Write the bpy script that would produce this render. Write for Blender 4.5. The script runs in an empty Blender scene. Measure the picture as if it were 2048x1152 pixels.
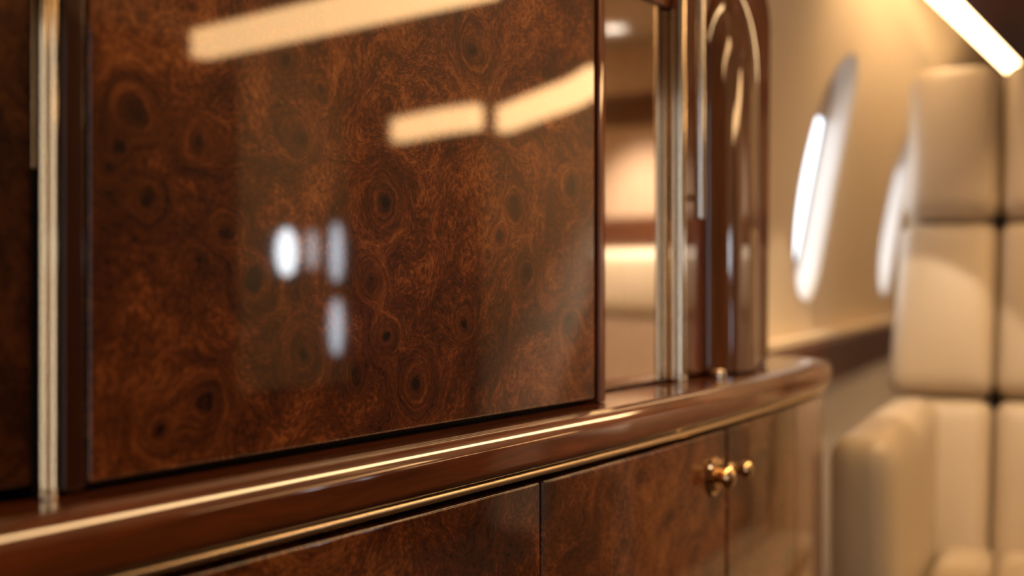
import bpy, bmesh, math, random
from mathutils import Vector, Matrix, noise as mnoise
random.seed(4)
SC = bpy.context.scene
COL = SC.collection
EZ = 0.88                       # eye height above the floor
F = 2400.0                      # focal length in pixels of the 2048 wide frame
AL = math.atan(1549 / F)        # camera heading, measured from the cabinet run (+X) towards +Y
BETA = math.radians(8.0)        # heading of the tapering fuselage side wall and of the seat
CAMY = -0.408
PI = math.pi

# ------------------------------------------------------------------ helpers
def link(o):
    COL.objects.link(o); return o

def tag(o, label=None, cat=None, group=None, kind=None):
    for k, v in (('label', label), ('category', cat), ('group', group), ('kind', kind)):
        if v: o[k] = v
    return o

def thing(name, label, cat, loc, rz=0.0, group=None):
    o = bpy.data.objects.new(name, None); link(o)
    o.empty_display_size = 0.05
    o.location = loc; o.rotation_euler = (0, 0, rz)
    return tag(o, label, cat, group)

def obj(name, bm, mats, parent=None, smooth=True, local=False, label=None, angle=40):
    """link bm as ONE mesh object; its coordinates are world ones unless local=True"""
    off = Vector((0, 0, 0))
    if parent is not None and not local:
        p = parent
        while p is not None:
            off += Vector(p.location); p = p.parent
        bmesh.ops.translate(bm, verts=bm.verts, vec=-off)
    bmesh.ops.recalc_face_normals(bm, faces=bm.faces)
    me = bpy.data.meshes.new(name)
    bm.to_mesh(me); bm.free()
    for m in (mats if isinstance(mats, (list, tuple)) else [mats]): me.materials.append(m)
    if smooth:
        for p in me.polygons: p.use_smooth = True
        try: me.set_sharp_from_angle(angle=math.radians(angle))
        except Exception: pass
    o = bpy.data.objects.new(name, me); link(o)
    if parent is not None: o.parent = parent
    if label: o['label'] = label
    if angle < 180 and smooth:
        wm = o.modifiers.new('weighted_normals', 'WEIGHTED_NORMAL'); wm.keep_sharp = True; wm.weight = 100; wm.mode = 'FACE_AREA'
    return o

def struct(name, bm, mats, label=None, cat=None, **k):
    o = obj(name, bm, mats, **k); o['kind'] = 'structure'
    if label: o['label'] = label
    if cat: o['category'] = cat
    return o

def box(bm, x0, x1, y0, y1, z0, z1, bev=0.0, seg=3):
    n = bmesh.ops.create_cube(bm, size=1.0)['verts']
    for v in n:
        v.co = Vector(((x0 + x1) / 2 + v.co.x * (x1 - x0), (y0 + y1) / 2 + v.co.y * (y1 - y0), (z0 + z1) / 2 + v.co.z * (z1 - z0)))
    if bev:
        es = list({e for v in n for e in v.link_edges})
        bmesh.ops.bevel(bm, geom=es, offset=bev, segments=seg, profile=0.5, affect='EDGES')
    return bm

def B(): return bmesh.new()

def prism(bm, pts, z0, z1):
    a = [bm.verts.new((x, y, z0)) for x, y in pts]; b = [bm.verts.new((x, y, z1)) for x, y in pts]
    n = len(pts)
    for i in range(n): bm.faces.new((a[i], a[(i + 1) % n], b[(i + 1) % n], b[i]))
    bm.faces.new(a[::-1]); bm.faces.new(b)
    return bm

def lathe(bm, prof, origin, axis, n=32):
    """prof: (radius, distance along axis)"""
    ax = Vector(axis).normalized()
    u = ax.orthogonal().normalized(); w = ax.cross(u)
    o = Vector(origin); rings = []
    for r, d in prof:
        if r < 1e-6: rings.append([bm.verts.new(o + ax * d)])
        else: rings.append([bm.verts.new(o + ax * d + (u * math.cos(2 * PI * k / n) + w * math.sin(2 * PI * k / n)) * r) for k in range(n)])
    for a, b in zip(rings, rings[1:]):
        for k in range(n):
            q = (k + 1) % n
            if len(a) == 1 and len(b) == 1: continue
            if len(a) == 1: bm.faces.new((a[0], b[k], b[q]))
            elif len(b) == 1: bm.faces.new((a[k], a[q], b[0]))
            else: bm.faces.new((a[k], a[q], b[q], b[k]))
    if len(rings[0]) > 1: bm.faces.new(rings[0][::-1])
    if len(rings[-1]) > 1: bm.faces.new(rings[-1])
    return bm

def pillow(bm, c, size, r, n=14, puff=0.0, pax=0, pdir=-1, M=None):
    """rounded box, its face on axis pax/pdir puffed out"""
    t = bmesh.new()
    bmesh.ops.create_cube(t, size=2.0)
    bmesh.ops.subdivide_edges(t, edges=t.edges[:], cuts=n, use_grid_fill=True)
    h = [s / 2 for s in size]
    for v in t.verts:
        # denser near the borders so that the rounding is smooth
        q = [math.copysign(abs(a) ** 0.6, a) if abs(a) > 1e-9 else 0 for a in v.co]
        p = Vector([q[i] * h[i] for i in range(3)])
        inner = Vector([max(-(h[i] - r), min(h[i] - r, p[i])) for i in range(3)])
        d = p - inner
        if d.length > 1e-9: p = inner + d.normalized() * r
        if puff:
            o = [i for i in range(3) if i != pax]
            k = (1 - (p[o[0]] / h[o[0]]) ** 2) * (1 - (p[o[1]] / h[o[1]]) ** 2)
            w = max(0.0, p[pax] * pdir / h[pax])
            p[pax] += pdir * puff * math.sqrt(max(k, 0)) * w
        v.co = p
    X = Matrix.Translation(Vector(c)) @ (M if M is not None else Matrix.Identity(4))
    bmesh.ops.transform(t, matrix=X, verts=t.verts)
    me = bpy.data.meshes.new('tmp'); t.to_mesh(me); t.free()
    bm.from_mesh(me); bpy.data.meshes.remove(me)
    return bm

# ------------------------------------------------------------------ node helpers
def newmat(name):
    m = bpy.data.materials.new(name); m.use_nodes = True
    nt = m.node_tree
    return m, nt, nt.nodes['Principled BSDF']

class NT:
    def __init__(s, nt): s.t = nt
    def n(s, typ, **k):
        x = s.t.nodes.new(typ)
        for a, v in k.items(): setattr(x, a, v)
        return x
    def put(s, sock, v):
        if hasattr(v, 'is_output'): s.t.links.new(v, sock)
        else: sock.default_value = v
    def math(s, op, a, b=0.0, c=None, clamp=False):
        x = s.n('ShaderNodeMath', operation=op); x.use_clamp = clamp
        s.put(x.inputs[0], a); s.put(x.inputs[1], b)
        if c is not None: s.put(x.inputs[2], c)
        return x.outputs[0]
    def vec(s, op, a, b=None, scale=None):
        x = s.n('ShaderNodeVectorMath', operation=op); s.put(x.inputs[0], a)
        if b is not None: s.put(x.inputs[1], b)
        if scale is not None: s.put(x.inputs['Scale'], scale)
        return x.outputs['Value'] if op in ('LENGTH', 'DISTANCE', 'DOT_PRODUCT') else x.outputs['Vector']
    def noise(s, v, scale, detail=2.0, rough=0.5, dist=0.0, out='Fac'):
        x = s.n('ShaderNodeTexNoise'); s.put(x.inputs['Vector'], v)
        x.inputs['Scale'].default_value = scale; x.inputs['Detail'].default_value = detail
        x.inputs['Roughness'].default_value = rough; x.inputs['Distortion'].default_value = dist
        return x.outputs[out]
    def ramp(s, f, stops):
        x = s.n('ShaderNodeValToRGB'); s.put(x.inputs[0], f)
        e = x.color_ramp.elements
        while len(e) < len(stops): e.new(0.5)
        for q, (p, c) in zip(e, stops): q.position = p; q.color = (*c, 1)
        return x.outputs[0]
    def comb(s, x, y, z):
        q = s.n('ShaderNodeCombineXYZ'); s.put(q.inputs[0], x); s.put(q.inputs[1], y); s.put(q.inputs[2], z); return q.outputs[0]
    def sep(s, v):
        q = s.n('ShaderNodeSeparateXYZ'); s.put(q.inputs[0], v); return q.outputs
    def bump(s, h, strength, dist):
        q = s.n('ShaderNodeBump'); s.put(q.inputs['Height'], h)
        q.inputs['Strength'].default_value = strength; q.inputs['Distance'].default_value = dist
        return q.outputs[0]

def lacquer(p, N, pos, rough=0.38, coat=1.0, crough=0.03, peel=0.0):
    p.inputs['Roughness'].default_value = rough
    p.inputs['Specular IOR Level'].default_value = 0.08
    p.inputs['Coat Weight'].default_value = coat
    p.inputs['Coat Roughness'].default_value = crough
    p.inputs['Coat IOR'].default_value = 1.55
    if peel:
        h = N.noise(pos, 160, 2)
        N.t.links.new(N.bump(h, peel, 0.01), p.inputs['Coat Normal'])

# one knot of the burl: adds a bump to the growth-line field and a dark eye
def knot_group():
    g = bpy.data.node_groups.new('burl_knot', 'ShaderNodeTree')
    I = g.interface
    for nm, ty in (('Vector', 'NodeSocketVector'), ('Centre', 'NodeSocketVector'), ('Inv Size', 'NodeSocketFloat'), ('Amp', 'NodeSocketFloat'), ('H', 'NodeSocketFloat'), ('D', 'NodeSocketFloat')):
        I.new_socket(nm, in_out='INPUT', socket_type=ty)
    for nm in ('H', 'D'): I.new_socket(nm, in_out='OUTPUT', socket_type='NodeSocketFloat')
    N = NT(g); gi = N.n('NodeGroupInput'); go = N.n('NodeGroupOutput')
    d = N.vec('DISTANCE', gi.outputs['Vector'], gi.outputs['Centre'])
    d = N.math('MULTIPLY', d, gi.outputs['Inv Size'])
    d2 = N.math('MULTIPLY', d, d)
    e = N.math('POWER', 2.718, N.math('MULTIPLY', d2, -1.0))
    g.links.new(N.math('MULTIPLY_ADD', e, gi.outputs['Amp'], gi.outputs['H']), go.inputs['H'])
    e2 = N.math('POWER', 2.718, N.math('MULTIPLY', d2, -7.0))
    e3 = N.math('MULTIPLY_ADD', e2, 1.0, N.math('MULTIPLY', e, 0.18))
    g.links.new(N.math('ADD', e3, gi.outputs['D']), go.inputs['D'])
    return g
KG = knot_group()

def burl(name, knots=(), seed=0.0, gain=1.0, crough=0.03, vor=1.0):
    m, nt, p = newmat(name); N = NT(nt)
    tc = N.n('ShaderNodeTexCoord').outputs['Object']
    pos = N.vec('MULTIPLY', tc, (1, 0.35, 1))
    s = N.vec('ADD', pos, (seed, 0, seed * 0.7))
    w1 = N.vec('SUBTRACT', N.noise(s, 7, 2, out='Color'), (0.5, 0.5, 0.5))
    w2 = N.vec('SUBTRACT', N.noise(s, 45, 2, out='Color'), (0.5, 0.5, 0.5))
    q = N.vec('ADD', pos, N.vec('SCALE', w1, scale=0.018))
    q = N.vec('ADD', q, N.vec('SCALE', w2, scale=0.0095))
    qs = N.vec('ADD', q, (seed, 0, seed * 0.7))
    H = N.math('MULTIPLY', N.noise(qs, 8, 2, 0.45), 1.3)
    D = 0.0
    for (x, z, size, amp) in knots:
        gnode = N.n('ShaderNodeGroup'); gnode.node_tree = KG
        N.put(gnode.inputs['Vector'], q); gnode.inputs['Centre'].default_value = (x, 0, z)
        gnode.inputs['Inv Size'].default_value = 1.0 / size; gnode.inputs['Amp'].default_value = amp * 1.0
        N.put(gnode.inputs['H'], H); N.put(gnode.inputs['D'], D)
        H, D = gnode.outputs['H'], gnode.outputs['D']
    # scattered eyes everywhere
    def eyes(scale, size, lo, amp):
        v = N.n('ShaderNodeTexVoronoi'); N.put(v.inputs['Vector'], qs); v.inputs['Scale'].default_value = scale
        rnd = N.sep(v.outputs['Color'])[0]
        k = N.math('MULTIPLY', N.math('SUBTRACT', rnd, lo, clamp=True), 1 / (1 - lo))
        d = N.math('MULTIPLY', v.outputs['Distance'], 1.0 / size)
        e = N.math('POWER', 2.718, N.math('MULTIPLY', N.math('MULTIPLY', d, d), -1))
        e2 = N.math('POWER', 2.718, N.math('MULTIPLY', N.math('MULTIPLY', d, d), -5))
        return N.math('MULTIPLY', N.math('MULTIPLY', e, k), amp), N.math('MULTIPLY', e2, k)
    h1, d1 = eyes(14, 0.26, 0.45, 0.30 * vor)
    h2, d2 = eyes(75, 0.28, 0.55, 0.05)
    clus = N.math('MULTIPLY', N.math('SUBTRACT', N.noise(s, 9, 1), 0.52, clamp=True), 7.0, clamp=True)
    clus = N.math('MAXIMUM', clus, N.math('MULTIPLY', D, 3.5, clamp=True))
    H = N.math('ADD', H, h1); H = N.math('ADD', H, N.math('MULTIPLY', h2, clus))
    D = N.math('ADD', D, N.math('MULTIPLY', d1, 0.8 * vor)); D = N.math('ADD', D, N.math('MULTIPLY', N.math('MULTIPLY', d2, clus), 0.75))
    x, y, z = N.sep(q)
    g0 = N.noise(N.comb(N.math('MULTIPLY', H, 8), N.math('MULTIPLY', x, 16), N.math('MULTIPLY', z, 16)), 1.0, 4, 0.6)
    g1 = N.noise(N.comb(N.math('MULTIPLY', H, 20), N.math('MULTIPLY', x, 42), N.math('MULTIPLY', z, 42)), 1.0, 5, 0.62)
    g2 = N.noise(N.comb(N.math('MULTIPLY', H, 150), N.math('MULTIPLY', x, 280), N.math('MULTIPLY', z, 280)), 1.0, 3, 0.6)
    g3 = N.noise(qs, 420, 2, 0.6)
    big = N.noise(s, 5.5, 3, 0.55)
    t = N.math('MULTIPLY', N.math('SUBTRACT', g1, 0.5), 0.70)
    t = N.math('MULTIPLY_ADD', N.math('SUBTRACT', g2, 0.5), 0.95, t)
    t = N.math('MULTIPLY_ADD', N.math('SUBTRACT', g0, 0.5), 0.9, t)
    t = N.math('MULTIPLY_ADD', N.math('SUBTRACT', g3, 0.5), 0.35, t)
    t = N.math('MULTIPLY_ADD', N.math('SUBTRACT', big, 0.5), 1.0, t)
    t = N.math('ADD', t, 0.51)
    t = N.math('SUBTRACT', t, N.math('MULTIPLY', N.math('MULTIPLY', D, N.math('ADD', g2, 0.35)), 0.46))
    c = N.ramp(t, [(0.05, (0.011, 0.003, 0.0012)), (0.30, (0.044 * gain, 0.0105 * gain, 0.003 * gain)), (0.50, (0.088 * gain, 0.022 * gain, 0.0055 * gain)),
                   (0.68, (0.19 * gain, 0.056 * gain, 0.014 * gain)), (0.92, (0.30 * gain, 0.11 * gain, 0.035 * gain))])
    nt.links.new(c, p.inputs['Base Color'])
    lacquer(p, N, tc, crough=crough)
    return m

def straight_wood(name, axis='X', dark=(0.026, 0.006, 0.002), light=(0.21, 0.050, 0.012), crough=0.03, seed=0.0, peel=0.0):
    m, nt, p = newmat(name); N = NT(nt)
    tc = N.n('ShaderNodeTexCoord').outputs['Object']
    sc = {'X': (1.6, 28, 28), 'Z': (28, 28, 1.6), 'Y': (28, 1.6, 28)}[axis]
    s = N.vec('ADD', tc, (seed, seed, seed))
    w = N.vec('SCALE', N.vec('SUBTRACT', N.noise(s, 9, 2, out='Color'), (0.5, 0.5, 0.5)), scale=0.02)
    v = N.vec('MULTIPLY', N.vec('ADD', s, w), sc)
    a = N.noise(v, 1.6, 5, 0.65); b = N.noise(v, 9, 3, 0.6)
    t = N.math('MULTIPLY_ADD', b, 0.35, N.math('MULTIPLY', a, 0.65))
    mid = tuple((i + j) * 0.42 for i, j in zip(dark, light))
    nt.links.new(N.ramp(t, [(0.28, dark), (0.5, mid), (0.72, light)]), p.inputs['Base Color'])
    lacquer(p, N, tc, crough=crough, peel=peel)
    return m

def metal(name, col, rough):
    m, nt, p = newmat(name); N = NT(nt)
    p.inputs['Metallic'].default_value = 1.0
    tc = N.n('ShaderNodeTexCoord').outputs['Object']
    f = N.noise(tc, 60, 2)
    nt.links.new(N.ramp(f, [(0.3, tuple(c * 0.94 for c in col)), (0.7, col)]), p.inputs['Base Color'])
    p.inputs['Roughness'].default_value = rough
    return m

def leather(name, col, rough=0.42):
    m, nt, p = newmat(name); N = NT(nt)
    tc = N.n('ShaderNodeTexCoord').outputs['Object']
    f = N.noise(tc, 5, 3)
    nt.links.new(N.ramp(f, [(0.3, tuple(c * 0.93 for c in col)), (0.7, col)]), p.inputs['Base Color'])
    p.inputs['Roughness'].default_value = rough
    v = N.n('ShaderNodeTexVoronoi'); N.put(v.inputs['Vector'], tc); v.inputs['Scale'].default_value = 420
    nt.links.new(N.bump(v.outputs['Distance'], 0.12, 0.002), p.inputs['Normal'])
    return m

def plain(name, col, rough, spec=0.5, var=0.06, scale=8):
    m, nt, p = newmat(name); N = NT(nt)
    tc = N.n('ShaderNodeTexCoord').outputs['Object']
    f = N.noise(tc, scale, 3)
    nt.links.new(N.ramp(f, [(0.3, tuple(c * (1 - var) for c in col)), (0.7, col)]), p.inputs['Base Color'])
    p.inputs['Roughness'].default_value = rough; p.inputs['Specular IOR Level'].default_value = spec
    return m

def emit(name, col, e):
    m, nt, p = newmat(name)
    p.inputs['Base Color'].default_value = (0.8, 0.8, 0.8, 1)
    p.inputs['Emission Color'].default_value = (*col, 1); p.inputs['Emission Strength'].default_value = e
    return m

# ------------------------------------------------------------------ materials
KN = [(0.3390,0.0738,.012,.5),(0.3292,0.0550,.006,.15),(0.3249,0.0463,.006,.15),(0.4309,0.1094,.010,.35),(0.4543,0.1005,.008,.25),(0.4397,0.0721,.011,.4),
      (0.3750,0.0626,.010,.35),(0.6356,0.0472,.012,.4),(0.6185,0.0278,.009,.3),(0.6047,0.0161,.008,.25),(0.5060,0.0417,.014,.5),(0.4955,-0.0013,.011,.4),
      (0.5060,-0.0323,.012,.45),(0.5325,-0.0571,.018,.65),(0.4792,-0.0520,.008,.3),(0.4397,-0.0381,.014,.4),(0.4058,-0.0012,.016,.45),(0.3523,-0.0614,.011,.4),
      (0.3780,-0.0528,.014,.5),(0.6504,0.0064,.013,.4),(0.7046,-0.0254,.015,.4),(0.3442,0.0351,.009,.3),(0.3885,0.0217,.012,.4),(0.7046,0.0661,.012,.4),
      (0.5809,-0.0222,.010,.35),(0.5464,0.0893,.010,.3),(0.5861,0.1383,.016,.4)]
PX, PZ = 0.527, -0.0825          # root of the burl cabinet (x, z - EZ)
M_BURL = burl('burl_walnut_lacquer', [(x - PX, z + 0.0855, s, a) for x, z, s, a in KN], vor=0.5)
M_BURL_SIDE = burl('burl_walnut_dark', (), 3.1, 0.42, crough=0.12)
M_BURL_LOW = burl('burl_walnut_doors', (), 7.7, 0.85, crough=0.05)
M_WOOD_X = straight_wood('mahogany_along', 'X', crough=0.05)
M_WOOD_Z = straight_wood('mahogany_upright', 'Z', seed=2)
M_WOOD_STILE = straight_wood('mahogany_dark_upright', 'Z', (0.010, 0.003, 0.002), (0.055, 0.013, 0.005), seed=5)
M_WOOD_Y = straight_wood('mahogany_across', 'Y', (0.022, 0.008, 0.004), (0.12, 0.042, 0.018), seed=4, crough=0.15, peel=0)
M_BRASS = metal('polished_brass', (0.86, 0.60, 0.33), 0.10)
M_BEAD = metal('satin_pale_brass', (0.90, 0.71, 0.47), 0.27)
M_POLE = metal('pale_polished_brass', (0.84, 0.66, 0.44), 0.06)
M_CHAMP = metal('champagne_metal', (0.82, 0.70, 0.55), 0.09)
M_STEEL = metal('polished_steel', (0.80, 0.79, 0.78), 0.12)
M_MIRROR = metal('bronze_mirror', (0.80, 0.68, 0.56), 0.05)
M_BLACK = plain('black_rubber', (0.004, 0.004, 0.004), 0.6, 0.2)
M_DARK = plain('cabinet_inside', (0.010, 0.005, 0.003), 0.6, 0.2)
M_LEATHER = leather('cream_leather', (0.50, 0.41, 0.30))
M_SEATBASE = plain('seat_base_beige', (0.35, 0.27, 0.19), 0.5)
M_WALL = plain('beige_wall_lining', (0.78, 0.64, 0.46), 0.55, 0.4, 0.04, 3)
M_WALL_LOW = plain('greige_lower_lining', (0.80, 0.74, 0.68), 0.55, 0.4, 0.04, 3)
M_REVEAL = plain('white_window_reveal', (0.80, 0.76, 0.71), 0.4)
M_BLIND = plain('mauve_grey_blind', (0.36, 0.30, 0.28), 0.6)
M_SEAL = plain('grey_window_seal', (0.32, 0.31, 0.31), 0.5)
M_CEIL = plain('ceiling_lining', (0.34, 0.25, 0.17), 0.6, 0.3)
M_CARPET = plain('brown_carpet', (0.05, 0.032, 0.02), 0.95, 0.1, 0.25, 300)
M_TAUPE = plain('taupe_fabric', (0.30, 0.21, 0.145), 0.7, 0.3)
M_UNIT = plain('matt_dark_walnut', (0.030, 0.012, 0.006), 0.75, 0.1, 0.3)
M_LED = emit('warm_led', (1.0, 0.66, 0.33), 13.0)
M_LED2 = emit('warm_led_dim', (1.0, 0.58, 0.25), 14.0)
M_LED3 = emit('warm_led_wide', (1.0, 0.64, 0.30), 28.0)
M_PANE = emit('daylit_pane', (0.76, 0.87, 1.0), 3.0)
M_PANE5 = emit('slit_pane', (0.78, 0.88, 1.0), 9.0)
M_PANE4 = emit('doorway_pane', (0.84, 0.92, 1.0), 7.0)
M_PANE2 = emit('bright_daylit_pane', (0.85, 0.93, 1.0), 22.0)
M_PANE3 = emit('dim_daylit_pane', (0.85, 0.93, 1.0), 5.5)
M_DOWN = emit('downlight_lens', (1.0, 0.95, 0.88), 4.0)

# ------------------------------------------------------------------ main burl cabinet
cab = thing('burl_cabinet', 'tall dark burl walnut cabinet with one big glossy door above the worktop', 'cabinet', (PX, 0, EZ - 0.0855))
TOP = EZ + 0.52
b = B(); box(b, 0.3065, 0.7535, 0.012, 0.15, EZ - 0.0853, TOP); obj('body', b, M_DARK, cab)
b = B(); box(b, 0.3037, 0.3141, 0.0, 0.012, EZ - 0.0835, TOP, 0.0012); obj('stile', b, M_WOOD_STILE, cab)
b = B(); box(b, 0.3037, 0.3065, 0.0125, 0.15, EZ - 0.0835, TOP); obj('side_panel', b, M_WOOD_STILE, cab)
b = B(); box(b, 0.3158, 0.7396, 0.0, 0.0115, EZ - 0.0817, TOP, 0.0018, 4); obj('door', b, M_BURL, cab)
b = B(); box(b, 0.7450, 0.7552, -0.0005, 0.15, EZ - 0.0853, TOP, 0.0016); obj('end_post', b, M_WOOD_Z, cab)

# ------------------------------------------------------------------ dark cabinet left of the pole
sc_ = thing('side_cabinet', 'dark unlit walnut cabinet at the photo\'s left edge behind the reeded metal pole', 'cabinet', (0.10, 0.006, EZ - 0.0855))
b = B(); box(b, -0.25, 0.2975, 0.036, 0.15, EZ - 0.0853, TOP); obj('body', b, M_DARK, sc_)
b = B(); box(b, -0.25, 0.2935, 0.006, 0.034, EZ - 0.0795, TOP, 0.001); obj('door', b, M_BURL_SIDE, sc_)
b = B(); box(b, 0.2943, 0.2955, 0.0062, 0.036, EZ + 0.045, TOP, 0.0004); obj('edge_strip', b, M_BRASS, sc_, label='thin brass edge strip')
b = B(); box(b, 0.2940, 0.2956, 0.0058, 0.036, EZ - 0.0853, EZ + 0.0445, 0.0004); obj('edge_seal', b, M_BLACK, sc_, label='black rubber edge seal')

# ------------------------------------------------------------------ reeded pole
pole = thing('reeded_pole', 'slim reeded metal pole standing on the worktop beside the burl door', 'pole', (0.2994, 0.004, EZ - 0.0855))
def reeded(bm, cx, cy, r, z0, z1, beads, depth):
    n = 144; pts = []
    for k in range(n):
        a = 2 * PI * k / n
        rr = r * (1 - depth * (1 - abs(math.cos(beads * a / 2 + 0.4))))
        pts.append((cx + rr * math.cos(a), cy + rr * math.sin(a)))
    return prism(bm, pts, z0, z1)
b = B(); reeded(b, 0.2994, 0.004, 0.0036, EZ - 0.0845, TOP, 8, 0.30); obj('shaft', b, M_POLE, pole, angle=60)
b = B(); lathe(b, [(0.0034, 0), (0.0037, 0.0003), (0.0037, 0.0010)], (0.2994, 0.004, EZ - 0.0855), (0, 0, 1), 40); obj('collar', b, M_CHAMP, pole)

# ------------------------------------------------------------------ bowed front path
def cfun(x): return 0.10 * max(0.0, x - 0.65) ** 2
def cder(x): return 0.20 * max(0.0, x - 0.65)
XE, RC = 1.285, 0.028
def nrm(x):
    d = cder(x); l = math.hypot(1, d); return (d / l, -1 / l)
def path(x0, x1, step=0.02):
    n = max(2, int((x1 - x0) / step)); out = []
    for i in range(n + 1):
        x = x0 + (x1 - x0) * i / n; nx, ny = nrm(x); out.append((x, cfun(x), nx, ny))
    return out
def corner():
    nx, ny = nrm(XE); cx, cy = XE - nx * RC, cfun(XE) - ny * RC
    a0 = math.atan2(ny, nx); out = []
    for i in range(1, 15):
        a = a0 + (0 - a0) * i / 14
        out.append((cx + RC * math.cos(a), cy + RC * math.sin(a), math.cos(a), math.sin(a)))
    ex, ey = out[-1][0], out[-1][1]
    for i in range(1, 5): out.append((ex, ey + (0.15 - ey) * i / 4, 1, 0))
    return out
def sweep(bm, pth, prof, closed=True, caps=True):
    rows = [[bm.verts.new((x + nx * o, y + ny * o, EZ + z)) for o, z in prof] for x, y, nx, ny in pth]
    m = len(prof)
    for r, s in zip(rows, rows[1:]):
        for k in range(m if closed else m - 1):
            q = (k + 1) % m
            bm.faces.new((r[k], r[q], s[q], s[k]))
    if caps and closed:
        bm.faces.new(rows[0][::-1]); bm.faces.new(rows[-1])
    return rows

# worktop
wt = thing('worktop', 'long glossy mahogany worktop with rounded nosing under the burl door', 'worktop', (0.55, 0.0, EZ - 0.114))
prof = [(-0.03, -0.0855), (0.0195, -0.0855), (0.0206, -0.0857), (0.0210, -0.0862), (0.0216, -0.0863)]
def arc(p, a0, a1, rad, n):
    # continue the section from p while its outward normal turns from elevation a0 down to a1 (degrees)
    out = []; o, z = p
    for i in range(1, n + 1):
        am = math.radians(a0 + (a1 - a0) * (i - 0.5) / n); st_ = rad * math.radians(abs(a1 - a0)) / n
        o += st_ * math.sin(am); z -= st_ * math.cos(am); out.append((o, z))
    return out
prof += arc(prof[-1], 88, 46, 0.0060, 6); prof += arc(prof[-1], 46, 40, 0.0060, 2); prof += arc(prof[-1], 40, 28, 0.0310, 10); prof += arc(prof[-1], 28, 2, 0.0060, 6)
OM, ZM = prof[-1]
prof += [(OM, -0.1068)]
for i in range(0, 8):
    a = -i * (PI / 2) / 7
    prof.append((OM - 0.006 + 0.006 * math.cos(a), -0.1068 + 0.006 * math.sin(a)))
prof.append((-0.03, -0.1128))
b = B(); pth = path(-0.30, XE) + corner()
rows = sweep(b, pth, prof, closed=False)
# flat top and underside between the swept nosing and the straight back edge
for idx, z in ((0, -0.0855), (-1, -0.1128)):
    bk = [b.verts.new((r[idx].co.x if r[idx].co.x < XE - 0.03 else XE - 0.03, 0.15, EZ + z)) for r in rows]
    for i in range(len(rows) - 1):
        try: b.faces.new((rows[i][idx], rows[i + 1][idx], bk[i + 1], bk[i]))
        except Exception: pass
bmesh.ops.remove_doubles(b, verts=b.verts, dist=1e-5)
obj('slab', b, M_WOOD_X, wt, angle=50)
# the polished brass bead let in under the nosing
b = B(); sweep(b, path(-0.30, XE) + corner(), [(0.0, -0.1133), (0.0225, -0.1133)] + [(0.0225 + 0.0026 * math.cos(q), -0.1160 + 0.0027 * math.sin(q)) for q in [PI / 2 - PI * k / 12 for k in range(1, 12)]] + [(0.0225, -0.1187), (0.0, -0.1187)])
obj('brass_bead', b, M_BEAD, wt, label='thin polished brass bead under the nosing')

# ------------------------------------------------------------------ lower cabinet
low = thing('base_cabinet', 'bow-fronted walnut base cabinet with three doors under the worktop', 'cabinet', (0.55, 0.0, 0.0))
b = B(); p2 = path(-0.30, XE) + corner()
pts = [(x + nx * 0.004, y + ny * 0.004) for x, y, nx, ny in p2] + [(-0.30, 0.15)]
prism(b, pts, 0.0, EZ - 0.1187); obj('carcass', b, M_DARK, low)
ZD = -0.1222
def door(x0, x1, mat, name='door', extra=()):
    prof = lambda k: [(0.005, ZD - 0.0), (0.0185 - k, ZD), (0.0205 - k, ZD - 0.0012), (0.0212 - k, ZD - 0.003), (0.0212 - k, -0.80), (0.0195 - k, -0.8030), (0.005, -0.8030)]
    inner = path(x0 + 0.0016, x1 - 0.0016) + list(extra)
    e0 = path(x0, x0 + 0.001)[0]; e1 = path(x1 - 0.001, x1)[-1] if not extra else None
    bm = B(); n = len(prof(0)); rows = []
    seq = [(e0, 0.0016)] + [(p, 0.0) for p in inner] + ([(e1, 0.0016)] if e1 else [])
    for (x, y, nx, ny), k in seq: rows.append([bm.verts.new((x + nx * o, y + ny * o, EZ + z)) for o, z in prof(k)])
    for r, s in zip(rows, rows[1:]):
        for k in range(n): bm.faces.new((r[k], r[(k + 1) % n], s[(k + 1) % n], s[k]))
    bm.faces.new(rows[0][::-1]); bm.faces.new(rows[-1])
    return obj(name, bm, mat, low)
dA = door(-0.20, 0.6320, M_BURL_LOW); dB = door(0.6352, 0.9425, M_BURL_LOW); dC = door(0.9472, 1.16, M_BURL_LOW)
dE = door(1.1612, XE, M_WOOD_Z, 'end_panel', corner())
def face_pt(x, z, o=0.0212):
    nx, ny = nrm(x); return Vector((x + nx * o, cfun(x) + ny * o, EZ + z)), Vector((nx, ny, 0))
c, n = face_pt(0.9105, -0.158)
b = B(); lathe(b, [(0.0155, 0), (0.0160, 0.0008), (0.0155, 0.0022), (0.0125, 0.0032), (0.0118, 0.0050), (0.0105, 0.0056)], c, n, 48)
k1 = obj('knob', b, M_BRASS, dB)
b = B(); lathe(b, [(0.0055, 0), (0.0055, 0.004), (0.0085, 0.0065), (0.0096, 0.0090), (0.0085, 0.0115), (0.0045, 0.0135), (0.0, 0.0140)], c + n * 0.0050, n, 40)
obj('turn_button', b, M_BRASS, dB)
c, n = face_pt(0.9640, -0.159)
b = B(); lathe(b, [(0.0042, 0), (0.0038, 0.004), (0.0060, 0.0062), (0.0074, 0.0090), (0.0076, 0.0108), (0.0064, 0.0136), (0.0036, 0.0152), (0.0, 0.0156)], c, n, 36)
obj('knob', b, M_BRASS, dC)
b = B(); lathe(b, [(0.004, 0), (0.004, 0.004), (0.0068, 0.006), (0.0072, 0.009), (0.0052, 0.0122), (0, 0.0132)], (XE + 0.0205, 0.035, EZ - 0.184), (1, 0, 0), 28)
obj('side_catch', b, M_BRASS, low, label='small round brass catch')

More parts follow.
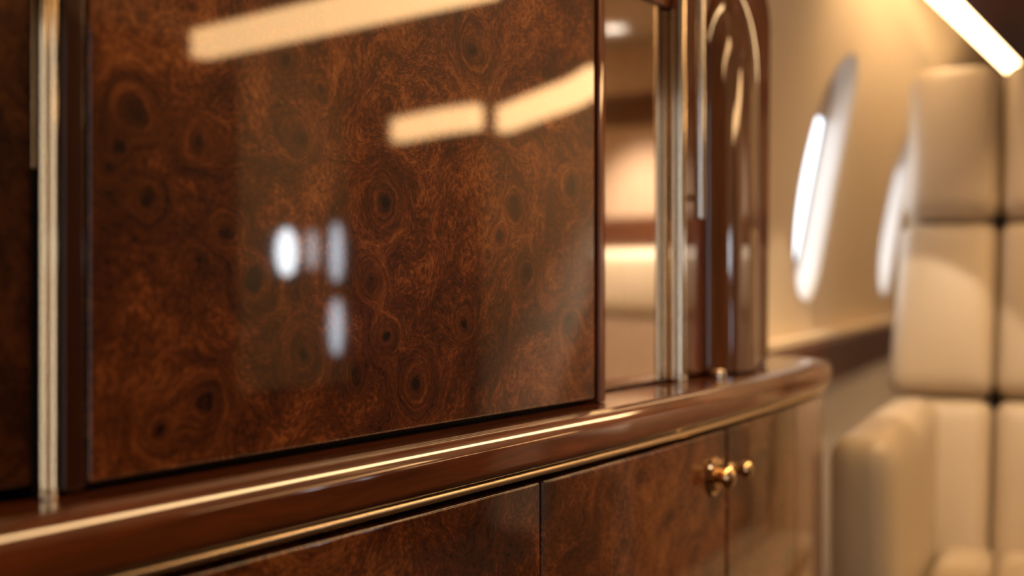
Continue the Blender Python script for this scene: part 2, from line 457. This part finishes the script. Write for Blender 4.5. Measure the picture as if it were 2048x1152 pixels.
# ------------------------------------------------------------------ mirror niche
nic = thing('mirror_panel', 'bronze mirror panel between the burl cabinet and the bright metal pole', 'mirror', (0.85, 0.0405, EZ - 0.0855))
b = B(); box(b, 0.7555, 0.958, 0.0405, 0.046, EZ - 0.0835, EZ + 0.235, 0.001); obj('glass', b, M_MIRROR, nic)
b = B(); box(b, 0.7555, 0.958, 0.0465, 0.15, EZ - 0.0853, EZ + 0.235); obj('backing', b, M_WOOD_Z, nic)
b = B(); box(b, 0.7555, 0.958, 0.038, 0.15, EZ + 0.2355, TOP, 0.002); obj('header', b, M_WOOD_Z, nic)

# ------------------------------------------------------------------ bright round pole
pl = thing('round_metal_pole', 'bright round metal pole standing on the worktop right of the mirror', 'pole', (0.9485, 0.0330, EZ - 0.0855))
b = B(); lathe(b, [(0.0066, 0), (0.0066, 0.60)], (0.9485, 0.0330, EZ - 0.0845), (0, 0, 1), 40); obj('shaft', b, M_CHAMP, pl)
b = B(); lathe(b, [(0.0068, 0), (0.0072, 0.0006), (0.0072, 0.0036), (0.0067, 0.0052)], (0.9485, 0.0330, EZ - 0.0855), (0, 0, 1), 40); obj('collar', b, M_CHAMP, pl)

# ------------------------------------------------------------------ end column cabinet
colc = thing('column_cabinet', 'narrow mahogany end cabinet with rounded shoulder and arched glossy door', 'cabinet', (1.08, 0.09, EZ - 0.0855))
def slab_xz(bm, pts, y0, y1, bev=0.0, seg=3):
    a = [bm.verts.new((x, y0, z)) for x, z in pts]; c = [bm.verts.new((x, y1, z)) for x, z in pts]
    n = len(pts); fr = bm.faces.new(a); bm.faces.new(c[::-1])
    for i in range(n): bm.faces.new((a[i], c[i], c[(i + 1) % n], a[(i + 1) % n]))
    if bev: bmesh.ops.bevel(bm, geom=list(fr.edges), offset=bev, segments=seg, profile=0.5, affect='EDGES')
    return bm
x0, x1, zb, zt, R = 0.9585, 1.189, EZ - 0.0853, EZ + 0.312, 0.05
pts = [(x0, zb), (x1, zb)] + [(x1 - R + R * math.cos(a), zt - R + R * math.sin(a)) for a in [i * PI / 2 / 12 for i in range(13)]] + [(x0, zt)]
b = B(); slab_xz(b, pts, 0.041, 0.15, 0.009, 5); obj('carcass', b, M_WOOD_Z, colc)
# arched, outward bowed door
ax0, ax1, az0 = 1.018, 1.135, EZ - 0.083
zs = EZ + 0.20; cxa = (ax0 + ax1) / 2; ra = (ax1 - ax0) / 2
b = B(); NU, NV = 28, 46; grid = []
for j in range(NV + 1):
    v = j / NV
    z = az0 + (zs - az0) * (v / 0.7) if v < 0.7 else zs + 0.085 * math.sin((v - 0.7) / 0.3 * PI / 2)
    hw = ra if v < 0.7 else ra * math.sqrt(max(0.0, 1 - ((z - zs) / 0.085) ** 2))
    hw = max(hw, 0.0015)
    row = []
    for i in range(NU + 1):
        s = -1 + 2 * i / NU; s = math.sin(s * PI / 2)
        bow = 0.020 * (hw / ra) * math.sqrt(max(0.0, 1 - s * s))
        row.append(b.verts.new((cxa + hw * s, 0.0405 - bow, z)))
    grid.append(row)
for j in range(NV):
    for i in range(NU): b.faces.new((grid[j][i], grid[j][i + 1], grid[j + 1][i + 1], grid[j + 1][i]))
bmesh.ops.remove_doubles(b, verts=b.verts, dist=1e-6)
rim = [e for e in b.edges if e.is_boundary]
bmesh.ops.contextual_create(b, geom=rim)
M_BOW = straight_wood('glossy_bowed_walnut', 'Z', (0.03, 0.009, 0.004), (0.17, 0.055, 0.02), seed=9)
arch = obj('arched_door', b, M_BOW, colc, angle=60)
b = B(); lathe(b, [(0, 0), (0.0040, 0.0005), (0.0048, 0.003), (0.0048, 0.36), (0.004, 0.3625), (0, 0.363)], (0.9765, 0.026, EZ + 0.055), (0, 0, 1), 28)
ph = obj('pull_bar', b, M_STEEL, colc, label='upright polished steel pull bar')
for z in (0.075, 0.33):
    b = B(); lathe(b, [(0.0032, 0), (0.0032, 0.014)], (0.9765, 0.0285, EZ + z), (0, 1, 0), 20); obj('standoff', b, M_STEEL, ph)
st = B(); lathe(st, [(0.0062, 0), (0.0066, 0.0006), (0.0066, 0.0055), (0.0052, 0.0075), (0.0, 0.008)], (1.004, 0.020, EZ - 0.0855), (0, 0, 1), 28)
tag(obj('door_stop', st, M_CHAMP), 'tiny round metal stop on the worktop before the column cabinet', 'door stop')

# ------------------------------------------------------------------ fuselage side wall with windows
a_ = Vector((math.cos(BETA), math.sin(BETA), 0)); b_ = Vector((math.sin(BETA), -math.cos(BETA), 0))
CAM = Vector((0, CAMY, EZ))
def AB(A, Bq, z): return Vector((0, CAMY, EZ + z)) + a_ * A + b_ * Bq
RW = 1.5
def Bw(z): return -0.42 + RW - math.sqrt(RW * RW - (z + 0.1) ** 2) if z > -0.1 else -0.42
WIN = [(2.135, 0.18), (3.125, 0.18), (4.115, 0.18)]
HW, HH, EXP = 0.150, 0.210, 2.3
def oval(th, sx=1.0, sz=1.0):
    c, s = math.cos(th), math.sin(th)
    k = (abs(c) ** EXP + abs(s) ** EXP) ** (-1 / EXP)
    return HW * sx * c * k, HH * sz * s * k
G = 0.03
b = B(); cache = {}
def wv(A, z):
    k = (round(A, 4), round(z, 4))
    if k not in cache: cache[k] = b.verts.new(AB(A, Bw(z), z))
    return cache[k]
AS0, NA, NZ0, NZ1 = 1.205, 130, -29, 29
wins = [(int(round((A - AS0) / G)), int(round(z / G))) for A, z in WIN]
WIN = [(AS0 + i * G, j * G) for i, j in wins]
HI, HJ = 8, 8
inside = lambda i, j: any(wi - HI <= i < wi + HI and wj - HJ <= j < wj + HJ for wi, wj in wins)
for i in range(NA):
    for j in range(NZ0, NZ1):
        if inside(i, j): continue
        f = b.faces.new([wv(AS0 + (i + p) * G, (j + q) * G) for p, q in ((0, 0), (1, 0), (1, 1), (0, 1))])
        f.material_index = 1 if j < -5 else 0
for wi, wj in wins:
    per = [(wi + k, wj - HJ) for k in range(-HI, HI)] + [(wi + HI, wj + k) for k in range(-HJ, HJ)] + [(wi - k, wj + HJ) for k in range(-HI, HI)] + [(wi - HI, wj - k) for k in range(-HJ, HJ)]
    cA, cz = AS0 + wi * G, wj * G
    rings = []
    K = 6
    for k in range(K + 1):
        r = []
        for (i, j) in per:
            dA, dz = (i - wi) * G, (j - wj) * G
            oA, oz = oval(math.atan2(dz, dA))
            t = k / K
            if k == 0: r.append(wv(cA + dA, cz + dz))
            else:
                A, z = cA + dA * (1 - t) + oA * t, cz + dz * (1 - t) + oz * t
                r.append(b.verts.new(AB(A, Bw(z), z)))
        rings.append(r)
    n = len(per)
    for r, s in zip(rings, rings[1:]):
        for k in range(n): b.faces.new((r[k], r[(k + 1) % n], s[(k + 1) % n], s[k]))
struct('wall_left', b, [M_WALL, M_WALL_LOW], angle=60)
for wn, (cA, cz) in enumerate(WIN):
    lab = ['bright oval cabin window in the beige wall between cabinet and seat', 'bright oval cabin window half hidden behind the cream seat back', 'oval cabin window hidden behind the cream seat'][wn]
    root = thing('window_%d' % (wn + 1), lab, 'window', AB(cA, Bw(cz), cz)); root['kind'] = 'structure'
    n = 72
    def ring(bm, sx, sz, dep):
        out = []
        for k in range(n):
            oA, oz = oval(2 * PI * k / n, sx, sz); z = cz + oz
            out.append(bm.verts.new(AB(cA + oA, Bw(z) - dep, z)))
        return out
    def rings_mesh(specs, cap=False):
        bm = B(); rs = [ring(bm, *q) for q in specs]
        for r, s in zip(rs, rs[1:]):
            for k in range(n): bm.faces.new((r[k], r[(k + 1) % n], s[(k + 1) % n], s[k]))
        if cap:
            c = bm.verts.new(AB(cA, Bw(cz) - specs[-1][2], cz))
            for k in range(n): bm.faces.new((rs[-1][k], rs[-1][(k + 1) % n], c))
        return bm
    obj('reveal', rings_mesh([(1.03, 1.03, -0.002), (1.0, 1.0, 0.0), (0.975, 0.98, 0.008), (0.955, 0.965, 0.022), (0.94, 0.95, 0.042)]), M_REVEAL, root, angle=80)
    obj('seal', rings_mesh([(0.945, 0.955, 0.040), (0.925, 0.935, 0.038), (0.90, 0.915, 0.040), (0.89, 0.905, 0.045)]), M_SEAL, root, angle=80)
    zb_, bm = cz + 0.115, B()
    ths = [2 * PI * k / 240 for k in range(121)]
    pp = [(q[0], cz + q[1]) for q in (oval(t, 0.92, 0.93) for t in ths) if cz + q[1] >= zb_]
    fr_ = [bm.verts.new(AB(cA + x, Bw(z) - 0.034, z)) for x, z in pp]; bk_ = [bm.verts.new(AB(cA + x, Bw(z) - 0.037, z)) for x, z in pp]
    bm.faces.new(fr_); bm.faces.new(bk_[::-1])
    for k in range(len(pp)): q = (k + 1) % len(pp); bm.faces.new((fr_[k], bk_[k], bk_[q], fr_[q]))
    obj('blind', bm, M_BLIND, root, smooth=False, label='grey blind drawn over the top of the window')
    obj('pane', rings_mesh([(0.905, 0.925, 0.044), (0.6, 0.6, 0.045), (0.3, 0.3, 0.045)], True), M_PANE, root, angle=80)

# wooden side ledge along the wall, below the windows
def ab_box(bm, A0, A1, B0, B1, z0, z1, bev=0.0):
    t = bmesh.new(); box(t, A0, A1, B0, B1, z0, z1, bev)
    for v in t.verts: v.co = AB(v.co.x, v.co.y, v.co.z)
    me = bpy.data.meshes.new('tmp'); t.to_mesh(me); t.free(); bm.from_mesh(me); bpy.data.meshes.remove(me)
    return bm
b = B(); ab_box(b, 1.32, 5.0, -0.4185, -0.378, -0.178, -0.104, 0.006)
struct('trim_1', b, M_WOOD_X, 'wooden side ledge running along the wall below the oval windows', 'ledge')
b = B(); ab_box(b, 1.32, 5.0, -0.4185, -0.392, -0.103, -0.088, 0.004)
struct('trim_2', b, M_WALL, 'beige moulding strip on top of the wooden ledge', 'moulding')

# ------------------------------------------------------------------ overhead valance with warm strip
d_ = math.radians(2.0)
va = Vector((math.cos(d_), math.sin(d_), 0)); vb = Vector((math.sin(d_), -math.cos(d_), 0))
V0 = Vector((2.19, 0.106, EZ + 0.5))
def vbox(bm, s0, s1, o0, o1, z0, z1, bev=0.0):
    t = bmesh.new(); box(t, s0, s1, o0, o1, z0, z1, bev)
    for v in t.verts: v.co = V0 + va * v.co.x + vb * v.co.y + Vector((0, 0, v.co.z))
    me = bpy.data.meshes.new('tmp'); t.to_mesh(me); t.free(); bm.from_mesh(me); bpy.data.meshes.remove(me)
    return bm
b = B(); vbox(b, -0.95, 1.75, 0.024, 0.42, 0.000, 0.05, 0.006)  # real valance, but stretched inboard out of view to shade the headrest
struct('trim_3', b, M_WOOD_X, 'dark wood valance above the seat at top right', 'valance')
ls = thing('wall_light_strip', 'glowing warm light strip along the valance above the cream seat', 'light strip', V0 + va * 0.4 + Vector((0, 0, 0.05)), 0, 'warm ceiling light strips')
b = B(); vbox(b, -0.44, 1.02, -0.020, 0.022, 0.002, 0.02, 0.004); obj('diffuser', b, M_LED, ls)
b = B(); vbox(b, -0.44, 1.02, -0.022, 0.0235, 0.0205, 0.05); obj('channel', b, M_CEIL, ls)

rl0 = V0 + va * -0.70 + vb * 0.13  # lamp added out of view to make the lit patch on the seat back
rl = thing('added_seat_lamp', 'small lamp added under the dark wood valance, out of view, to light the seat back', 'lamp', rl0)
b = B(); lathe(b, [(0.012, 0), (0.012, 0.004)], rl0 - Vector((0, 0, 0.004)), (0, 0, 1), 28); obj('lens', b, M_DOWN, rl)
b = B(); lathe(b, [(0.0125, 0), (0.018, 0.001), (0.019, 0.0042)], rl0 - Vector((0, 0, 0.0043)), (0, 0, 1), 28); obj('bezel', b, M_STEEL, rl)
RL = bpy.data.lights.new('added_seat_beam', 'SPOT'); RL.energy = 22; RL.spot_size = math.radians(37); RL.spot_blend = 0.12; RL.shadow_soft_size = 0.012; RL.color = (1, 0.78, 0.54)  # spot of the added lamp, its cone edge cutting across the back cushion
ro = bpy.data.objects.new('added_seat_beam', RL); link(ro); ro.location = rl0 - Vector((0, 0, 0.006))
ro.rotation_euler = (AB(2.05, -0.29, -0.27) - ro.location).to_track_quat('-Z', 'Y').to_euler()
# ------------------------------------------------------------------ cream seat
A_C, B_C = 1.80, -0.025
seat = thing('cabin_seat', 'cream leather cabin seat with stitched squares beside the window wall', 'seat', AB(A_C, B_C, -EZ), BETA)
def L(A, Bq, z): return Vector((A - A_C, -(Bq - B_C), z + EZ))
LEAN = math.radians(14.0)
RY = Matrix.Rotation(LEAN, 4, 'Y')
def taper(bm):
    for v in bm.verts:
        z = v.co.z - EZ
        v.co.y *= 1.09 - 0.20 * max(-0.25, min(0.4, z + 0.19)) - (0.02 if z > 0.1 else 0)
    return bm
AF = lambda z: 2.06 + (z + 0.19) * math.tan(LEAN)
cols = [(-0.2515, -0.1010), (-0.0990, 0.0490), (0.0510, 0.2015)]
rows_ = [('headrest_cushion', 0.096, 0.362, 0.11, 0.012, 0.020), ('back_cushion', -0.194, 0.090, 0.12, 0.014, 0.0), ('lumbar_cushion', -0.47, -0.200, 0.12, 0.014, 0.0)]
for nm, z0, z1, dep, puff, fwd in rows_:
    for b0, b1 in cols:
        zc = (z0 + z1) / 2
        hgt = (z1 - z0) / math.cos(LEAN)
        b = B(); c = L(AF(zc) + dep / 2 - fwd, (b0 + b1) / 2, zc)
        pillow(b, c, (dep, b1 - b0, hgt), 0.024 if nm != 'headrest_cushion' else 0.030, 16, puff, 0, -1, RY)
        taper(b)
        obj(nm, b, M_LEATHER, seat, local=True, angle=180)
b = B(); pillow(b, L(AF(-0.05) + 0.15, B_C, -0.06), (0.10, 0.43, 0.78), 0.035, 14, 0, 0, -1, RY); obj('back_shell', b, M_LEATHER, seat, local=True, angle=180)
for b0, b1 in [(-0.186, -0.1010), (-0.0990, 0.0490), (0.0510, 0.136)]:
    b = B(); pillow(b, L(1.785, (b0 + b1) / 2, -0.49), (0.54, b1 - b0, 0.14), 0.022, 16, 0.012, 2, 1); obj('seat_cushion', b, M_LEATHER, seat, local=True, angle=180)
for b0, b1 in [(-0.268, -0.189), (0.139, 0.218)]:
    b = B(); pillow(b, L(1.79, (b0 + b1) / 2, -0.44), (0.60, b1 - b0, 0.50), 0.030, 18, 0.006, 2, 1); obj('armrest', b, M_LEATHER, seat, local=True, angle=180)
b = B(); pillow(b, L(1.82, B_C, -0.72), (0.50, 0.40, 0.32), 0.02, 6); obj('base', b, M_SEATBASE, seat, local=True)

# ------------------------------------------------------------------ the rest of the cabin (seen in reflections)
YO = -2.30; ZC = 0.80
def xbox(bm, x0, x1, y0, y1, z0, z1, bev=0.0): return box(bm, x0, x1, y0, y1, EZ + z0, EZ + z1, bev)
b = B(); xbox(b, -1.3, 5.2, YO - 0.1, 1.0, -EZ - 0.1, -EZ); struct('floor', b, M_CARPET)
b = B(); xbox(b, -1.3, 5.2, YO - 0.1, 1.0, ZC, ZC + 0.08); struct('ceiling', b, M_CEIL)
b = B(); xbox(b, -1.3, 1.25, 0.152, 0.23, -EZ, ZC); struct('wall_behind', b, M_WALL)
b = B(); xbox(b, -1.3, -1.2, YO, 0.152, -EZ, ZC); struct('wall_front', b, M_TAUPE)
b = B(); xbox(b, -1.3, 5.2, YO - 0.1, YO, -EZ, ZC); struct('wall_right', b, M_WALL)
b = B(); xbox(b, 2.312, 3.158, YO + 0.001, YO + 0.03, -EZ, -0.34, 0.004); struct('added_dark_panel', b, M_UNIT)  # unseen dark panel added so the worktop nosing reflects something darker
b = B(); zz = [0.79 - 0.04 * i for i in range(24)]
pp = [AB(1.215, Bw(z), z) for z in zz]
fr_ = [b.verts.new((p.x - 0.004, p.y + 0.001, p.z)) for p in pp] + [b.verts.new((1.19, 0.1515, EZ + zz[-1])), b.verts.new((1.19, 0.1515, EZ + zz[0]))]
bk_ = [b.verts.new((v.co.x + 0.012, v.co.y + 0.001, v.co.z)) for v in fr_]
b.faces.new(fr_); b.faces.new(bk_[::-1])
for k in range(len(fr_)): q = (k + 1) % len(fr_); b.faces.new((fr_[k], bk_[k], bk_[q], fr_[q]))
struct('wall_return', b, M_WALL)
b = B(); xbox(b, 5.1, 5.2, YO, 1.0, -EZ, ZC); struct('wall_far', b, M_WALL)
b = B(); xbox(b, 3.60, 3.68, YO, 0.10, -EZ, ZC); struct('wall_aft', b, M_WALL)
# bands on the aft bulkhead
for i, (y0, y1, z0, z1, m) in enumerate([(-1.55, -0.8, 0.63, 0.795, M_TAUPE), (-1.55, -0.8, 0.52, 0.63, M_WOOD_Y), (-1.55, -0.8, 0.215, 0.515, M_TAUPE), (-1.55, -0.8, 0.115, 0.21, M_WOOD_Y)]):
    b = B(); xbox(b, 3.575, 3.60, y0, y1, z0, z1, 0.004); struct('trim_%d' % (i + 4), b, m)
b = B(); xbox(b, 1.2, 2.31, YO + 0.001, YO + 0.35, -EZ, 0.62, 0.01); tag(obj('galley_unit', b, M_UNIT), 'dark wood unit reflected in the left part of the burl door', 'cabinet')
b = B(); xbox(b, 3.16, 3.57, YO + 0.001, -2.03, -EZ, 0.62, 0.01); tag(obj('wardrobe', b, M_UNIT), 'dark wood wardrobe reflected in the middle of the burl door', 'cabinet')
dv = thing('divan', 'cream padded bench reflected in the bronze mirror', 'bench', (3.40, -1.15, 0))
b = B(); pillow(b, (3.525, -1.20, EZ + 0.0), (0.09, 0.70, 0.215), 0.03, 12, 0.01, 0, -1); obj('backrest', b, M_LEATHER, dv, angle=180)
b = B(); pillow(b, (3.33, -1.20, EZ - 0.50), (0.48, 0.70, 0.16), 0.03, 12, 0.02, 2, 1); obj('seat', b, M_LEATHER, dv, angle=180)
b = B(); xbox(b, 3.12, 3.57, -1.54, -0.86, -EZ, -0.58, 0.01); obj('base', b, M_TAUPE, dv)
b = B(); xbox(b, 3.48, 3.57, -1.54, -0.86, -0.42, -0.115, 0.01); obj('lower_back', b, M_TAUPE, dv)
# daylit openings on the opposite side
def oval_pane(name, x, z, w, h, mat, label):
    root = thing(name, label, 'window', (x, YO, EZ + z)); root['kind'] = 'structure'
    def ov(bm, sx, sz, y):
        return [bm.verts.new((x + sx * math.cos(2 * PI * k / 40), y, EZ + z + sz * math.sin(2 * PI * k / 40))) for k in range(40)]
    bm = B(); bm.faces.new(ov(bm, w / 2, h / 2, YO + 0.006)); obj('pane', bm, mat, root)
    bm = B(); rs = [ov(bm, w / 2 + g, h / 2 + g, YO + yy) for g, yy in ((0, 0.005), (0.0, 0.012), (0.012, 0.012), (0.016, 0.0005))]
    for r, s in zip(rs, rs[1:]):
        for k in range(40): bm.faces.new((r[k], r[(k + 1) % 40], s[(k + 1) % 40], s[k]))
    obj('frame', bm, M_REVEAL, root)
oval_pane('window_4', 2.845, 0.098, 0.095, 0.15, M_PANE2, 'porthole reflected as the brightest white spot in the burl door')
oval_pane('window_5', 2.965, 0.108, 0.055, 0.13, M_PANE3, 'dim porthole reflected right of the brightest white spot')
oval_pane('window_6', 3.085, 0.102, 0.062, 0.20, M_PANE5, 'upper slit window reflected right of the two portholes')
oval_pane('window_7', 3.085, -0.150, 0.062, 0.19, M_PANE5, 'lower slit window reflected under the upper slit')
b = B(); xbox(b, -1.198, -1.19, -2.12, -1.84, -0.6, 0.6); w8 = struct('window_8', b, M_PANE4, 'tall daylit doorway pane reflected in the reeded pole', 'window')

# light strips across the ceiling
def strip(pts, z0, z1, lab, mat):
    """an arched warm strip; pts: (x, y, z) along its length"""
    root = thing('cross_light_strip', lab, 'light strip', (pts[0][0], pts[0][1], EZ + z1), 0, 'warm ceiling light strips')
    for nm, h0, h1, th, m in (('diffuser', z0, z1, 0.02, mat), ('mount', z1 + 0.0005, None, 0.03, M_CEIL)):
        bm = B(); prev = None
        for i, (x, y, dz) in enumerate(pts):
            j = min(i, len(pts) - 2); t = Vector((pts[j + 1][0] - pts[j][0], pts[j + 1][1] - pts[j][1])).normalized()
            nx, ny = -t.y, t.x
            if nx > 0: nx, ny = -nx, -ny
            top = ZC - 0.0005 if h1 is None else h1 + dz
            ring = [bm.verts.new((x + nx * s * th, y + ny * s * th, EZ + zz)) for s, zz in ((1, h0 + dz), (-1, h0 + dz), (-1, top), (1, top))]
            if prev:
                for k in range(4): bm.faces.new((prev[k], prev[(k + 1) % 4], ring[(k + 1) % 4], ring[k]))
            else: bm.faces.new(ring[::-1])
            prev = ring
        bm.faces.new(prev)
        obj(nm, bm, m, root)
strip([(1.775, -1.525, 0), (1.69, -0.95, 0), (1.653, -0.70, 0)], 0.475, 0.53, 'warm light strip reflected across the top of the burl door', M_LED2)
strip([(3.12, -2.06, -0.01), (3.08, -1.85, 0), (3.04, -1.68, 0)], 0.475, 0.545, 'short warm light strip reflected in the burl door, left of the curved one', M_LED2)
strip([(3.06, -1.60, -0.02), (2.98, -1.42, 0), (2.90, -1.26, 0.012), (2.83, -1.15, 0.03)], 0.48, 0.55, 'curved warm light strip reflected at the burl door right edge', M_LED2)
# long strip over the worktop
rt = thing('worktop_light_strip', 'long warm strip overhead reflected as a bright line on the worktop nosing', 'light strip', (0.2, -0.62, EZ + 0.78), 0, 'warm ceiling light strips')
b = B(); xbox(b, 0.25, 2.85, -0.65, -0.55, 0.770, 0.782, 0.004); obj('diffuser', b, M_LED3, rt)
b = B(); xbox(b, 0.24, 2.86, -0.68, -0.52, 0.7825, 0.7995); obj('channel', b, M_CEIL, rt)
# ceiling downlight over the bench
dl = thing('downlight', 'round white ceiling downlight reflected at the top of the mirror', 'downlight', (3.33, -1.28, EZ + ZC))
b = B(); lathe(b, [(0.034, 0), (0.034, 0.006)], (3.33, -1.28, EZ + ZC - 0.0065), (0, 0, 1), 32); obj('lens', b, M_DOWN, dl)
b = B(); lathe(b, [(0.035, 0.0), (0.046, 0.001), (0.048, 0.004), (0.048, 0.0062)], (3.33, -1.28, EZ + ZC - 0.0065), (0, 0, 1), 32); obj('bezel', b, M_STEEL, dl)
L_ = bpy.data.lights.new('downlight_beam', 'SPOT'); L_.energy = 190; L_.spot_size = math.radians(80); L_.spot_blend = 0.6; L_.shadow_soft_size = 0.03; L_.color = (1, 0.93, 0.82)
lo = bpy.data.objects.new('downlight_beam', L_); link(lo); lo.location = (3.33, -1.28, EZ + ZC - 0.012)

# ------------------------------------------------------------------ camera, world, view
cd = bpy.data.cameras.new('camera'); cam = bpy.data.objects.new('camera', cd); link(cam)
cam.location = CAM
d = Vector((math.cos(AL), math.sin(AL), 0))
cam.rotation_euler = d.to_track_quat('-Z', 'Y').to_euler()
cd.sensor_width = 36.0; cd.sensor_fit = 'HORIZONTAL'; cd.lens = F / 2048 * 36.0
cd.shift_y = -11 / 2048
cd.clip_start = 0.02
cd.dof.use_dof = True; cd.dof.focus_distance = 0.68; cd.dof.aperture_fstop = 4.0
SC.camera = cam
w = bpy.data.worlds.new('world'); SC.world = w; w.use_nodes = True
w.node_tree.nodes['Background'].inputs[0].default_value = (0.6, 0.75, 1.0, 1); w.node_tree.nodes['Background'].inputs[1].default_value = 0.3
vs = SC.view_settings
SC.display_settings.display_device = 'sRGB'
vs.view_transform = 'Standard'; vs.look = 'None'; vs.gamma = 1.0; vs.use_curve_mapping = False; vs.exposure = 0.0
SC.cycles.use_denoising = True
SC.cycles.max_bounces = 10; SC.cycles.diffuse_bounces = 5; SC.cycles.glossy_bounces = 6
SC.cycles.sample_clamp_indirect = 8.0
SC.cycles.caustics_reflective = False
